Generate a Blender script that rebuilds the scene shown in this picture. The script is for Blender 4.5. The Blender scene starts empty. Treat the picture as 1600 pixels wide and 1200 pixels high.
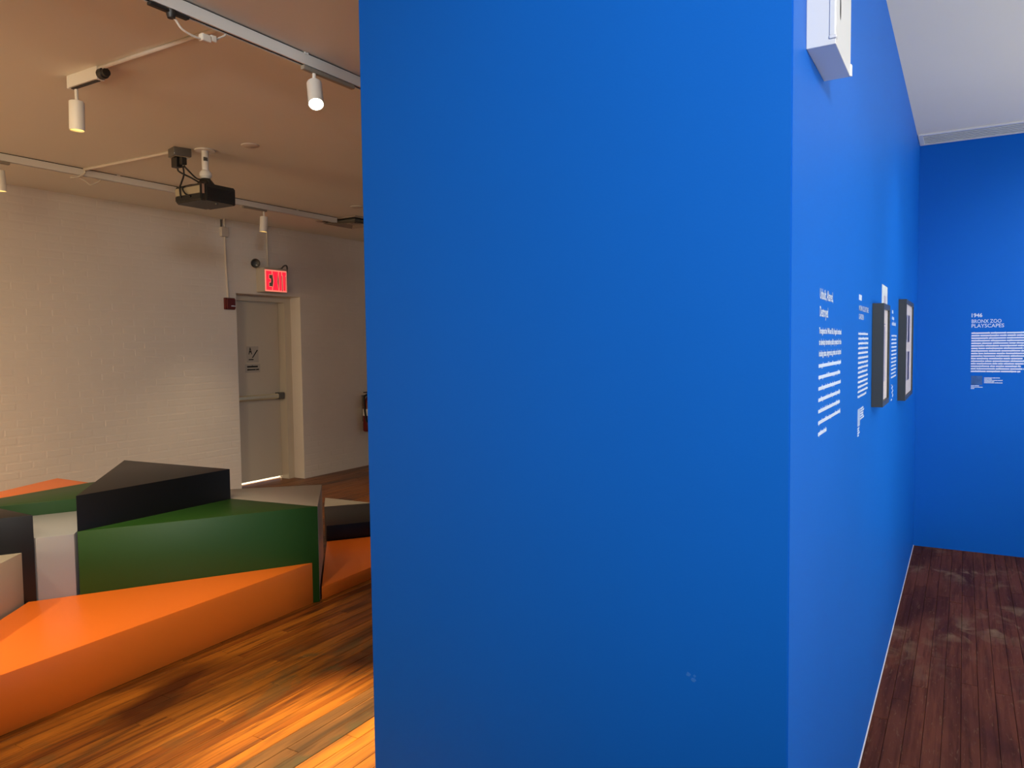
import bpy, bmesh, math, random
from mathutils import Vector, Matrix
random.seed(7)
S = bpy.context.scene
COL = S.collection
PI = math.pi

# ------------------------------------------------------------------ camera
FPX, PIT, ROL, YAW, EYE = 1180.0, 0.0524864, -0.0118975, 0.5397533, 1.6
fw = Vector((-math.sin(YAW) * math.cos(PIT), math.cos(YAW) * math.cos(PIT), -math.sin(PIT)))
r0 = Vector((math.cos(YAW), math.sin(YAW), 0)); u0 = r0.cross(fw)
rt = r0 * math.cos(ROL) + u0 * math.sin(ROL)
up = u0 * math.cos(ROL) - r0 * math.sin(ROL)
cd = bpy.data.cameras.new('camera'); cam = bpy.data.objects.new('camera', cd); COL.objects.link(cam)
cd.sensor_width = 36; cd.sensor_fit = 'HORIZONTAL'; cd.lens = FPX / 1600 * 36; cd.clip_start = .05
m = Matrix.Identity(4)
for i in range(3):
    m[i][0] = rt[i]; m[i][1] = up[i]; m[i][2] = -fw[i]
m[0][3], m[1][3], m[2][3] = 0, 0, EYE
cam.matrix_world = m
S.camera = cam
# ------------------------------------------------------------------ world, view, lights
S.view_settings.view_transform = 'Standard'; S.view_settings.look = 'None'
S.view_settings.gamma = 1; S.view_settings.use_curve_mapping = False
S.view_settings.exposure = 0.0
w = bpy.data.worlds.new('world'); S.world = w; w.use_nodes = True
w.node_tree.nodes['Background'].inputs[0].default_value = (.8, .88, 1, 1)
w.node_tree.nodes['Background'].inputs[1].default_value = .3
S.cycles.max_bounces = 8; S.cycles.diffuse_bounces = 5
COOL = (1.0, .97, .88); WARM = (1.0, .72, .40)
def light(name, kind, loc, target, power, color, size=.1, angle=60, blend=.6, size_y=None):
    l = bpy.data.lights.new(name, kind); o = bpy.data.objects.new(name, l); COL.objects.link(o)
    o.location = loc; l.energy = power; l.color = color
    d = Vector(target) - Vector(loc); o.rotation_euler = d.to_track_quat('-Z', 'Y').to_euler()
    if kind == 'SPOT':
        l.shadow_soft_size = size; l.spot_size = math.radians(angle); l.spot_blend = blend
    if kind == 'AREA':
        l.size = size
        if size_y: l.shape = 'RECTANGLE'; l.size_y = size_y
    return o
# right gallery: added area uplight, track spots and added spots above the frame
light('added_uplight', 'AREA', (3.6, 3.9, .7), (3.0, 4.0, 3.0), 240, COOL, 3.0, size_y=1.6)  # unseen area light, added to lift the ceiling and blue walls
light('unseen_ceiling_spot', 'SPOT', (1.35, -.7, 2.9), (-.46, 1.68, 1.98), 490, (.96, .98, 1), .3, 68, 1)
light('unseen_ceiling_spot', 'SPOT', (.75, 2.5, 2.98), (-.32, 2.6, 1.5), 15, (1, .98, .96), .06, 75, 1)
light('unseen_ceiling_spot', 'SPOT', (.65, 4.3, 2.98), (-.32, 4.4, 1.5), 22, (1, .98, .96), .06, 70, 1)
light('unseen_ceiling_spot', 'SPOT', (1.4, 4.3, 2.95), (.9, 6.57, 1.2), 120, (1, .98, .96), .08, 80, 1)
light('unseen_ceiling_spot', 'SPOT', (1.0, 3.6, 2.95), (.6, 4.0, 0), 95, (1, .90, .78), .08, 80, 1)  # added spot, gives the dark boards more direct warm light
light('unseen_ceiling_spot', 'SPOT', (-1.2, -1.5, 2.75), (-2.72, 2.3, 2.93), 300, (1, .97, .9), .05, 25, 1)  # added spot, brightens the side of the near track
# left gallery: added warm fill, track spots with fixtures further down, then unseen spots
light('added_warm_fill', 'AREA', (-5.1, -3.1, .95), (-5.35, 3.0, 1.0), 32, WARM, 3.2, size_y=1.6).data.spread = math.radians(84)  # unseen area light, added to even out brick wall and ceiling
light('track_or_added_spot', 'SPOT', (-2.66, 2.66, 2.72), (-1.85, 2.0, 0), 1300, WARM, .03, 45, .8)
light('track_or_added_spot', 'SPOT', (-3.868, 2.21, 2.72), (-3.85, 2.15, 0), 150, WARM, .03, 75, .9)
light('track_or_added_spot', 'SPOT', (-5.81, 5.08, 2.72), (-5.95, 5.0, 0), 60, WARM, .03, 80, .9)
light('track_or_added_spot', 'SPOT', (-5.81, 2.75, 2.72), (-5.8, 2.8, .5), 60, WARM, .03, 80, 1)
light('track_or_added_spot', 'SPOT', (-4.6, .0, 2.72), (-4.9, -.1, 0), 900, WARM, .03, 105, 1)  # unseen spot, added so the floor bounces warm light upward
light('track_or_added_spot', 'SPOT', (-4.6, -.6, 2.72), (-6.85, .9, 1.2), 320, WARM, .03, 80, 1)  # unseen spot, added to bounce light off the brick wall
light('track_or_added_spot', 'SPOT', (-2.7, .5, 2.75), (-6.85, 4.2, 1.25), 190, (1, .76, .46), .4, 70, 1)
light('track_or_added_spot', 'SPOT', (-2.3, 1.0, 2.72), (-3.5, 2.2, .2), 115, WARM, .06, 60, 1)  # unseen spot, added for the front of the large orange wedge
light('track_or_added_spot', 'SPOT', (-3.2, 6.6, 2.72), (-3.6, 6.4, 0), 180, WARM, .03, 110, 1)

# ------------------------------------------------------------------ materials
def lin(c):
    return tuple(((v / 255) / 12.92 if v / 255 <= .04045 else ((v / 255 + .055) / 1.055) ** 2.4) for v in c)
def mat(name, base, rough=.5, spec=.5, metal=0, emit=None, strength=0, var=.0, vscale=6, bump=0, bscale=300):
    M = bpy.data.materials.new(name); M.use_nodes = True
    nt = M.node_tree; b = nt.nodes['Principled BSDF']
    b.inputs['Base Color'].default_value = (*base, 1); b.inputs['Roughness'].default_value = rough
    b.inputs['Specular IOR Level'].default_value = spec; b.inputs['Metallic'].default_value = metal
    if emit:
        b.inputs['Emission Color'].default_value = (*emit, 1); b.inputs['Emission Strength'].default_value = strength
    geo = nt.nodes.new('ShaderNodeNewGeometry')
    if var:
        n = nt.nodes.new('ShaderNodeTexNoise'); n.inputs['Scale'].default_value = vscale; n.inputs['Detail'].default_value = 4
        nt.links.new(geo.outputs['Position'], n.inputs['Vector'])
        mx = nt.nodes.new('ShaderNodeMix'); mx.data_type = 'RGBA'
        mx.inputs[6].default_value = (*[c * (1 - var) for c in base], 1)
        mx.inputs[7].default_value = (*[min(1, c * (1 + var)) for c in base], 1)
        nt.links.new(n.outputs['Fac'], mx.inputs[0]); nt.links.new(mx.outputs[2], b.inputs['Base Color'])
    if bump:
        n2 = nt.nodes.new('ShaderNodeTexNoise'); n2.inputs['Scale'].default_value = bscale; n2.inputs['Detail'].default_value = 3
        nt.links.new(geo.outputs['Position'], n2.inputs['Vector'])
        bp = nt.nodes.new('ShaderNodeBump'); bp.inputs['Strength'].default_value = bump; bp.inputs['Distance'].default_value = .002
        nt.links.new(n2.outputs['Fac'], bp.inputs['Height']); nt.links.new(bp.outputs['Normal'], b.inputs['Normal'])
    return M

def wood(name, c_dark, c_mid, c_light, c_worn, worn_at, rough=.32, spec=.5):
    """strip floor: a tone per board, grain along y, darker stains, worn patches"""
    M = bpy.data.materials.new(name); M.use_nodes = True
    nt = M.node_tree; N = nt.nodes; L = nt.links; b = N['Principled BSDF']; b.inputs['Specular IOR Level'].default_value = spec
    geo = N.new('ShaderNodeNewGeometry'); oi = N.new('ShaderNodeObjectInfo')
    def mapn(sx, sy, off=False):
        v = N.new('ShaderNodeVectorMath'); v.operation = 'MULTIPLY'; v.inputs[1].default_value = (sx, sy, 1)
        L.new(geo.outputs['Position'], v.inputs[0])
        if not off: return v
        a = N.new('ShaderNodeVectorMath'); a.operation = 'ADD'
        s = N.new('ShaderNodeVectorMath'); s.operation = 'SCALE'; s.inputs[0].default_value = (7, 31, 13)
        L.new(oi.outputs['Random'], s.inputs['Scale']); L.new(v.outputs[0], a.inputs[0]); L.new(s.outputs[0], a.inputs[1])
        return a
    def noise(v, scale, det=5, dist=0.):
        n = N.new('ShaderNodeTexNoise'); n.inputs['Scale'].default_value = scale; n.inputs['Detail'].default_value = det
        n.inputs['Distortion'].default_value = dist; L.new(v.outputs[0], n.inputs['Vector']); return n
    def mix(f, a, bb):
        x = N.new('ShaderNodeMix'); x.data_type = 'RGBA'
        L.new(f, x.inputs[0])
        for i, q in ((6, a), (7, bb)):
            if isinstance(q, tuple): x.inputs[i].default_value = (*q, 1)
            else: L.new(q, x.inputs[i])
        return x.outputs[2]
    def ramp(f, a, bb):
        r = N.new('ShaderNodeMapRange'); r.inputs[1].default_value = a; r.inputs[2].default_value = bb; L.new(f, r.inputs[0]); return r.outputs[0]
    grain = noise(mapn(46, 2.2, True), 1, 6, .6)
    streak = noise(mapn(15, .55, True), 1, 4, .3)
    c = mix(ramp(oi.outputs['Random'], .0, 1.), c_mid, c_light)
    c = mix(ramp(streak.outputs['Fac'], .52, .66), c, c_light)
    c = mix(ramp(grain.outputs['Fac'], .46, .74), c, c_dark)
    stain = noise(mapn(3.2, .8), 1, 5, .5)
    c = mix(ramp(stain.outputs['Fac'], .47, .66), c, c_dark)
    wv = noise(mapn(9, 5), 1, 6, .8)
    big = noise(mapn(*worn_at), 1, 3, .3)
    mu = N.new('ShaderNodeMath'); mu.operation = 'MULTIPLY'
    L.new(ramp(wv.outputs['Fac'], .5, .62), mu.inputs[0]); L.new(ramp(big.outputs['Fac'], .52, .66), mu.inputs[1])
    c = mix(mu.outputs[0], c, c_worn)
    scr = noise(mapn(95, 13), 1, 5, 1.)
    m2 = N.new('ShaderNodeMath'); m2.operation = 'MULTIPLY'; m2.inputs[1].default_value = .45
    L.new(ramp(scr.outputs['Fac'], .60, .72), m2.inputs[0])
    c = mix(m2.outputs[0], c, c_worn)
    L.new(c, b.inputs['Base Color'])
    rr = N.new('ShaderNodeMapRange'); rr.inputs[3].default_value = rough - .06; rr.inputs[4].default_value = rough + .18
    L.new(grain.outputs['Fac'], rr.inputs[0]); L.new(rr.outputs[0], b.inputs['Roughness'])
    bp = N.new('ShaderNodeBump'); bp.inputs['Strength'].default_value = .25; bp.inputs['Distance'].default_value = .002
    L.new(grain.outputs['Fac'], bp.inputs['Height']); L.new(bp.outputs['Normal'], b.inputs['Normal'])
    return M

BLUE = mat('blue_paint', (.004, .138, .62), .5, .14, var=.05, vscale=1.5, bump=.08, bscale=220)
WBRICK = mat('white_painted_brick', (.80, .76, .71), .6, .3, var=.05, vscale=3, bump=.15, bscale=90)
CEILL = mat('ceiling_paint_left', (.76, .76, .69), .8, .2, var=.03, vscale=.8)
CEILR = mat('ceiling_paint_right', (.82, .78, .66), .8, .2, var=.05, vscale=.9, bump=.1, bscale=60)
WHITEP = mat('plain_white_paint', (.75, .74, .72), .7, .3)
WOODL = wood('amber_pine_boards', (.045, .011, .002), (.17, .046, .006), (.34, .120, .013), (.085, .06, .022), (1.2, .5), .3, .35)
WOODR = wood('dark_stained_boards', (.050, .014, .008), (.120, .034, .016), (.155, .048, .022), (.23, .14, .075), (1.1, 1.6), .6, .10)
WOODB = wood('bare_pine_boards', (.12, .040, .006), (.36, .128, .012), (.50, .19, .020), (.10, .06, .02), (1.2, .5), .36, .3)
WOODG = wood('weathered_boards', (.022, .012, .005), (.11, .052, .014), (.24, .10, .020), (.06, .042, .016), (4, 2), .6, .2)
SUB = mat('subfloor', (.02, .012, .008), .8)
ORANGE = mat('orange_lacquer', lin((248, 128, 40)), .38, .4, bump=.05)
GREEN = mat('green_lacquer', (.016, .076, .010), .45, .38, bump=.05)
BLACK = mat('black_lacquer', (.006, .006, .0065), .38, .36, bump=.05)
GREY = mat('grey_lacquer', (.32, .36, .42), .4, .4, bump=.05)
LGREY = mat('light_grey_lacquer', (.42, .40, .36), .4, .4, bump=.05)
TRACKW = mat('white_track_enamel', (.80, .79, .75), .4, .5)
GREYA = mat('grey_beige_adapter', (.30, .27, .22), .5, .5)
WMETAL = mat('white_enamel', (.73, .74, .74), .38, .5)
DARKP = mat('dark_plastic', (.022, .02, .018), .45, .5)
GREYP = mat('grey_plastic', (.12, .115, .105), .5, .5)
COPPER = mat('brown_plastic_corner', (.13, .055, .03), .45)
CABLEW = mat('white_cable', (.72, .66, .56), .5)
CHROME = mat('chrome', (.6, .58, .52), .18, .5, 1)
SILVER = mat('brushed_metal', (.85, .82, .62), .34, .5, .85)
CONDP = mat('painted_conduit', (.60, .55, .49), .6, .3)
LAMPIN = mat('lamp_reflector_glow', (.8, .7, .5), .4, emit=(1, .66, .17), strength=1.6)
BULB = mat('lamp_lens_lit', (1, 1, 1), .4, emit=(1, .82, .5), strength=40)
FRAMEB = mat('charcoal_frame', (.05, .057, .053), .45, .5)
MATB = mat('white_mat_board', (.72, .68, .68), .8, .2)
INK = mat('violet_grey_print', (.22, .22, .42), .7, .2, var=.35, vscale=18)
INK2 = mat('pale_violet_print', (.48, .46, .58), .7, .2, var=.25, vscale=24)
VINYL = mat('white_vinyl', (.66, .77, .92), .5, .3)
VINYLD = mat('pale_blue_vinyl', (.45, .58, .82), .5, .3)
PRINT = mat('slate_blue_print', (.045, .13, .36), .6, .3, var=.7, vscale=22)
PRINTL = mat('pale_blue_print', (.62, .70, .82), .6, .3, var=.35, vscale=10)
DOORP = mat('white_door_enamel', (.70, .64, .52), .5, .4)
SIGNP = mat('sign_card', (.55, .51, .44), .6, .3)
BLK = mat('black_ink', (.008, .008, .008), .6)
REDALARM = mat('dark_red_plastic', (.11, .008, .008), .4)
REDEX = mat('red_enamel', (.13, .004, .005), .4)
EXITRED = mat('exit_letter_glow', (.8, .02, .03), .5, emit=(1, .012, .03), strength=1.6)
EXITRIM = mat('exit_rim_glow', (.8, .3, .2), .5, emit=(1, .22, .16), strength=1.0)
EXITBG = mat('exit_face', (.30, .25, .20), .5)
RUBBER = mat('black_rubber', (.01, .01, .01), .6)
VENTM = mat('grey_vent_metal', (.36, .33, .28), .45, .5)
VENTG = mat('pale_vent_metal', (.72, .75, .72), .4, .5)
DARK = mat('dark_void', (.01, .009, .008), .9)
GROUND = mat('pale_concrete', (.7, .66, .52), .9)
g = bpy.data.materials.new('frame_glass'); g.use_nodes = True
nt = g.node_tree; nt.nodes.clear()
o_ = nt.nodes.new('ShaderNodeOutputMaterial'); mx = nt.nodes.new('ShaderNodeMixShader'); mx.inputs[0].default_value = .06
t_ = nt.nodes.new('ShaderNodeBsdfTransparent'); gl = nt.nodes.new('ShaderNodeBsdfGlossy'); gl.inputs['Roughness'].default_value = .03
nt.links.new(t_.outputs[0], mx.inputs[1]); nt.links.new(gl.outputs[0], mx.inputs[2]); nt.links.new(mx.outputs[0], o_.inputs[0])
GLASS = g

# ------------------------------------------------------------------ mesh helpers
def obj(name, bm, material, parent=None, smooth=False, loc=None):
    me = bpy.data.meshes.new(name); bm.normal_update(); bm.to_mesh(me); bm.free()
    if material: me.materials.append(material)
    if smooth:
        for p in me.polygons: p.use_smooth = True
        try: me.set_sharp_from_angle(angle=math.radians(35))
        except Exception: pass
    o = bpy.data.objects.new(name, me); COL.objects.link(o)
    if parent:
        o.parent = parent
        if parent.type == 'EMPTY' and not loc: o.matrix_parent_inverse = Matrix.Translation(parent.location).inverted()
    if loc: o.location = loc
    return o
def thing(name, label, cat, loc, group=None):
    o = bpy.data.objects.new(name, None); COL.objects.link(o); o.location = loc; o.empty_display_size = .1
    o['label'] = label; o['category'] = cat
    if group: o['group'] = group
    return o
def tag(o, label, cat, group=None):
    o['label'] = label; o['category'] = cat
    if group: o['group'] = group
    return o
def struct(o): o['kind'] = 'structure'; return o
def box(bm, x0, x1, y0, y1, z0, z1, bev=0, seg=2):
    vs = [bm.verts.new((x, y, z)) for x in (x0, x1) for y in (y0, y1) for z in (z0, z1)]
    fs = [bm.faces.new([vs[i] for i in f]) for f in ((0, 1, 3, 2), (4, 6, 7, 5), (0, 4, 5, 1), (2, 3, 7, 6), (0, 2, 6, 4), (1, 5, 7, 3))]
    if bev:
        es = list({e for f in fs for e in f.edges})
        bmesh.ops.bevel(bm, geom=es, offset=bev, segments=seg, affect='EDGES', profile=.5)
    return bm
def B(*a, **k): return box(bmesh.new(), *a, **k)
def prism(bm, pts, z0, z1, bev=0):
    a = sum(pts[i][0] * pts[(i + 1) % len(pts)][1] - pts[(i + 1) % len(pts)][0] * pts[i][1] for i in range(len(pts)))
    if a < 0: pts = pts[::-1]
    lo = [bm.verts.new((p[0], p[1], z0)) for p in pts]; hi = [bm.verts.new((p[0], p[1], z1)) for p in pts]
    n = len(pts); fs = [bm.faces.new(lo[::-1]), bm.faces.new(hi)]
    for i in range(n): fs.append(bm.faces.new((lo[i], lo[(i + 1) % n], hi[(i + 1) % n], hi[i])))
    if bev:
        bmesh.ops.bevel(bm, geom=list({e for f in fs for e in f.edges}), offset=bev, segments=2, affect='EDGES', profile=.5)
    return bm
def frame_of(axis):
    ax = Vector(axis).normalized(); h = Vector((0, 0, 1)) if abs(ax.z) < .9 else Vector((1, 0, 0))
    u = ax.cross(h).normalized(); return ax, u, ax.cross(u)
def lathe(bm, base, axis, prof, n=24, cap0=True, cap1=True):
    """prof: list of (radius, distance along axis)"""
    ax, u, v = frame_of(axis); base = Vector(base); rings = []
    for r, d in prof:
        rings.append([bm.verts.new(base + ax * d + (u * math.cos(2 * PI * i / n) + v * math.sin(2 * PI * i / n)) * r) for i in range(n)])
    for a, b in zip(rings, rings[1:]):
        for i in range(n): bm.faces.new((a[i], b[i], b[(i + 1) % n], a[(i + 1) % n]))
    if cap0: bm.faces.new(rings[0])
    if cap1: bm.faces.new(rings[-1][::-1])
    bmesh.ops.recalc_face_normals(bm, faces=bm.faces[:])
    return bm
def spline(pts, n=8):
    P = [Vector(p) for p in pts]; out = []
    for i in range(len(P) - 1):
        a, b, c, d = P[max(i - 1, 0)], P[i], P[i + 1], P[min(i + 2, len(P) - 1)]
        for k in range(n):
            t = k / n
            out.append(.5 * ((2 * b) + (c - a) * t + (2 * a - 5 * b + 4 * c - d) * t * t + (3 * b - a - 3 * c + d) * t ** 3))
    out.append(P[-1]); return out
def tube(bm, pts, r, n=8, sm=True, seg=8):
    P = spline(pts, seg) if sm and len(pts) > 2 else [Vector(p) for p in pts]
    rings = []; pu = None
    for i, p in enumerate(P):
        t = (P[min(i + 1, len(P) - 1)] - P[max(i - 1, 0)]).normalized()
        if pu is None: _, u, v = frame_of(t)
        else:
            u = (pu - t * pu.dot(t)).normalized(); v = t.cross(u)
        pu = u
        rings.append([bm.verts.new(p + (u * math.cos(2 * PI * k / n) + v * math.sin(2 * PI * k / n)) * r) for k in range(n)])
    for a, b in zip(rings, rings[1:]):
        for k in range(n): bm.faces.new((a[k], a[(k + 1) % n], b[(k + 1) % n], b[k]))
    bm.faces.new(rings[0][::-1]); bm.faces.new(rings[-1])
    bmesh.ops.recalc_face_normals(bm, faces=bm.faces[:])
    return bm
def quads(bm, org, er, eu, en, rects, d=.0006):
    """thin flat print: rects (x0,x1,y0,y1) or 4-point lists in the plane, d proud of it"""
    for q in rects:
        p = [(q[0], q[2]), (q[1], q[2]), (q[1], q[3]), (q[0], q[3])] if not isinstance(q[0], tuple) else q
        f = [bm.verts.new(org + er * x + eu * y + en * d) for x, y in p]
        k = [bm.verts.new(org + er * x + eu * y - en * .0004) for x, y in p]
        n = len(p); bm.faces.new(f); bm.faces.new(k[::-1])
        for i in range(n): bm.faces.new((k[i], k[(i + 1) % n], f[(i + 1) % n], f[i]))
    bmesh.ops.recalc_face_normals(bm, faces=bm.faces[:])
    return bm
def text(name, body, material, parent, org, er, eu, en, size, width=None, bold=0, d=.0006):
    """lettering as a mesh; org = left end of the base line, size = cap height"""
    cu = bpy.data.curves.new(name, 'FONT'); cu.body = body; cu.size = size / .7; cu.offset = bold * size; cu.resolution_u = 3
    o = bpy.data.objects.new(name, cu); COL.objects.link(o)
    bpy.context.view_layer.update()
    me = bpy.data.meshes.new_from_object(o.evaluated_get(bpy.context.evaluated_depsgraph_get()))
    bpy.data.objects.remove(o)
    xs = [v.co.x for v in me.vertices]; x0, x1 = min(xs), max(xs)
    s = (width / (x1 - x0)) if width else 1
    for v in me.vertices:
        v.co = org + er * ((v.co.x - x0) * s) + eu * v.co.y + en * d
    me.name = name; me.materials.clear(); me.materials.append(material)
    o = bpy.data.objects.new(name, me); COL.objects.link(o); o.parent = parent
    if parent.type == 'EMPTY': o.matrix_parent_inverse = Matrix.Translation(parent.location).inverted()
    return o
def greek(width, y, xh, rng, word=(3, 11), first=None):
    """a line of lettering too small to read: one bar per word with ascenders and descenders"""
    out = []; x = 0.; ch = xh * 1.02
    while x < width - ch:
        n = first or rng.randint(*word); first = None
        e = min(width, x + n * ch)
        out.append((x, e, y, y + xh))
        for k in range(max(1, int(n / 3))):
            p = x + rng.random() * (e - x - .2 * ch)
            if rng.random() < .7: out.append((p, p + .22 * ch, y + xh, y + xh * 1.42))
            else: out.append((p, p + .22 * ch, y - xh * .38, y))
        x = e + ch * .3
    return out
V = Vector

# ------------------------------------------------------------------ structure
XB, YB, XS, YF = -6.853, 6.579, -.316, 1.68        # brick face, back blue wall, side blue wall, front face of the block
XP = -1.505                                         # left edge of the blue block
CL, CR = 2.98, 3.07
DY0, DY1, DZ = 5.582, 6.51, 2.196                   # door opening in the brick wall

bm = bmesh.new()
outline = [(-3.2, 0), (DY0, 0), (DY0, DZ), (DY1, DZ), (DY1, 0), (10.2, 0), (10.2, CL + .1), (-3.2, CL + .1)]
fr = [bm.verts.new((XB - .0009, y, z)) for y, z in outline]; bk = [bm.verts.new((XB - .34, y, z)) for y, z in outline]
bm.faces.new(fr); bm.faces.new(bk[::-1])
for i in range(8): bm.faces.new((fr[i], bk[i], bk[(i + 1) % 8], fr[(i + 1) % 8]))
bmesh.ops.recalc_face_normals(bm, faces=bm.faces[:])
wall_left = struct(obj('wall_left', bm, WBRICK))
# painted brick courses, too faint in the photograph to pick apart one by one
bm = bmesh.new(); rng = random.Random(3)
H, LN, J = .0725, .215, .008
row = 0; z = .004
while z < CL:
    y = 1.9 - (row % 2) * LN / 2 + rng.uniform(-.01, .01)
    while y < 9.2:
        a, b_ = y + J / 2, y + LN - J / 2; z1 = min(z + H - J, CL - .002)
        segs = [(a, b_)]
        if z < DZ and z1 > DZ: z1c = DZ
        if z1 > 0 and z < DZ - .01:
            segs = [(p, q) for p, q in ((a, min(b_, DY0 - .002)), (max(a, DY1 + .002), b_)) if q - p > .02]
        for p, q in segs:
            d = rng.uniform(-.0006, .0006)
            x1 = XB + d; k = .006
            v = [bm.verts.new(c) for c in ((XB - .006, p, z), (XB - .006, q, z), (XB - .006, q, z1), (XB - .006, p, z1),
                                           (x1, p + k, z + k), (x1, q - k, z + k), (x1, q - k, z1 - k), (x1, p + k, z1 - k))]
            for f in ((4, 5, 6, 7), (0, 1, 5, 4), (1, 2, 6, 5), (2, 3, 7, 6), (3, 0, 4, 7)): bm.faces.new([v[i] for i in f])
        y += LN
    z += H; row += 1
bc = obj('brick_courses', bm, WBRICK, wall_left); bc['kind'] = 'stuff'

bm = bmesh.new()
prism(bm, [(XP, YF), (XS, YF), (XS, YB + .2), (XP, YB + .2)], 0, CR + .1)
bmesh.ops.bevel(bm, geom=[e for e in bm.edges if abs(e.verts[0].co.z - e.verts[1].co.z) > 1], offset=.003, segments=2, affect='EDGES')
struct(obj('wall_middle', bm, BLUE))
struct(obj('wall_back', B(XS - .001, 3.9, YB, YB + .2, 0, CR + .1), BLUE))
struct(obj('wall_right', B(3.7, 3.9, -3.2, YB, 0, CR + .1), WHITEP))
struct(obj('wall_front', B(-7.0, 3.9, -3.4, -3.2, 0, CR + .1), WHITEP))
struct(obj('wall_far', B(-7.0, XP, 10.2, 10.4, 0, CL + .1), WBRICK))
struct(obj('ceiling_left', B(-7.0, -.95, -3.2, 10.2, CL, CL + .2), CEILL))
struct(obj('ceiling_right', B(-.95, 3.9, -3.2, YB, CR, CR + .2), CEILR))
struct(obj('trim_1', B(XS - .001, XS + .0045, YF, YB, 0, .004), WHITEP))

floor = struct(obj('floor', B(-7.2, 3.9, -3.4, 10.4, -.12, -.022), SUB))
# strip boards: those the photograph shows largest are boards of their own, the rest one joined part
PW = .066; rng = random.Random(11)
def board_mesh(L):
    bm = bmesh.new(); c = .0016; w_ = PW / 2 - .0006; l = L / 2 - .0006
    pts = [(-w_, -l), (w_, -l), (w_, l), (-w_, l)]; ins = [(-w_ + c, -l + c), (w_ - c, -l + c), (w_ - c, l - c), (-w_ + c, l - c)]
    lo = [bm.verts.new((*p, -.0225)) for p in pts]; md = [bm.verts.new((*p, -c)) for p in pts]; hi = [bm.verts.new((*p, 0)) for p in ins]
    bm.faces.new(hi); bm.faces.new(lo[::-1])
    for i in range(4):
        j = (i + 1) % 4
        bm.faces.new((lo[i], lo[j], md[j], md[i])); bm.faces.new((md[i], md[j], hi[j], hi[i]))
    return bm
LENS = [.75, 1.05, 1.4, 1.8, 2.3]; BM = {}
for mt in (WOODL, WOODR, WOODB, WOODG):
    for L in LENS:
        me = bpy.data.meshes.new('plank'); b_ = board_mesh(L); b_.to_mesh(me); b_.free(); me.materials.append(mt); BM[mt.name, L] = me
rest = {q.name: bmesh.new() for q in (WOODL, WOODR, WOODB, WOODG)}
nb = 0
x = XS - .001 + PW / 2 - PW * 110; k = 0
while x < 3.7:
    mt = WOODL if x < -.9 else WOODR
    y = -3.3 + rng.uniform(-2, 0)
    while y < 10.2:
        L = rng.choice(LENS); c = y + L / 2; y += L
        if x > -.95 and c - L / 2 > YB: continue
        dz = rng.uniform(-.0006, .0004)
        if x < -.9:
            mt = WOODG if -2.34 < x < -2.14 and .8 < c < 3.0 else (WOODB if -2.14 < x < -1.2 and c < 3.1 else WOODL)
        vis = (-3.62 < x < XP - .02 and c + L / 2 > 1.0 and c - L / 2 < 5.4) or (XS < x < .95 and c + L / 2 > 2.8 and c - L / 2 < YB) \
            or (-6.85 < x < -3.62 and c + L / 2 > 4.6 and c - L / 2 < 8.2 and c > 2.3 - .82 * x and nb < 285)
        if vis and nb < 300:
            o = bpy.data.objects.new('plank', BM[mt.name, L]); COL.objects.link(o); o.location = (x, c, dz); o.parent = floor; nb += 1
        elif not (XP + .1 < x < XS - .1 and c - L / 2 > YF + .1):
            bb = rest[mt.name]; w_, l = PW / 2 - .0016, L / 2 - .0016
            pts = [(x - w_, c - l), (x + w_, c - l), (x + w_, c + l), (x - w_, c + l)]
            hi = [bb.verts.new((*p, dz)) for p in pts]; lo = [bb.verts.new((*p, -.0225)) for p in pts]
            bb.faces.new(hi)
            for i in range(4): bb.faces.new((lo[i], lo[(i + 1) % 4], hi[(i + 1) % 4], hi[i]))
    x += PW; k += 1
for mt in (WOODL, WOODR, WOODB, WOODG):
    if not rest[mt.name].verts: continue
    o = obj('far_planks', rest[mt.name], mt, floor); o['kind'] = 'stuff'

# ------------------------------------------------------------------ door in the brick wall
DX = -7.13
door = struct(thing('door_1', '', '', (DX, 6.0, 0)))
del door['label']; del door['category']
obj('door_leaf', B(DX - .045, DX, DY0 - .06, 6.412, .034, 2.128, bev=.003), DOORP, door)
bm = bmesh.new()
for pts in ([(DY1 + .004, 0), (DY1 + .004, DZ + .004), (DY0 - .06, DZ + .004), (DY0 - .06, 2.132), (6.416, 2.132), (6.416, 0)],):
    a = [bm.verts.new((-7.02, y, z)) for y, z in pts]; b_ = [bm.verts.new((-7.18, y, z)) for y, z in pts]
    bm.faces.new(a); bm.faces.new(b_[::-1])
    for i in range(len(pts)): bm.faces.new((a[i], b_[i], b_[(i + 1) % len(pts)], a[(i + 1) % len(pts)]))
bmesh.ops.recalc_face_normals(bm, faces=bm.faces[:])
obj('door_frame', bm, DOORP, door)
pb = obj('push_bar', B(DX + .045, DX + .085, 5.70, 6.33, .985, 1.045, bev=.018, seg=4), SILVER, door); pb['label'] = 'brushed metal push bar'
obj('bar_end', B(DX, DX + .09, 6.33, 6.405, .975, 1.055, bev=.008), GREYP, door)
obj('bar_end', B(DX, DX + .09, 5.63, 5.70, .975, 1.055, bev=.008), GREYP, door)
# daylight outside comes in under the leaf
struct(obj('ground_outside', B(-9.2, -7.2, 5.2, 7.0, -.1, 0), GROUND))
light('daylight_outside', 'AREA', (-8.0, 6.0, 1.2), (-7.6, 6.0, 0), 60, (1, .93, .72), .8)
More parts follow.
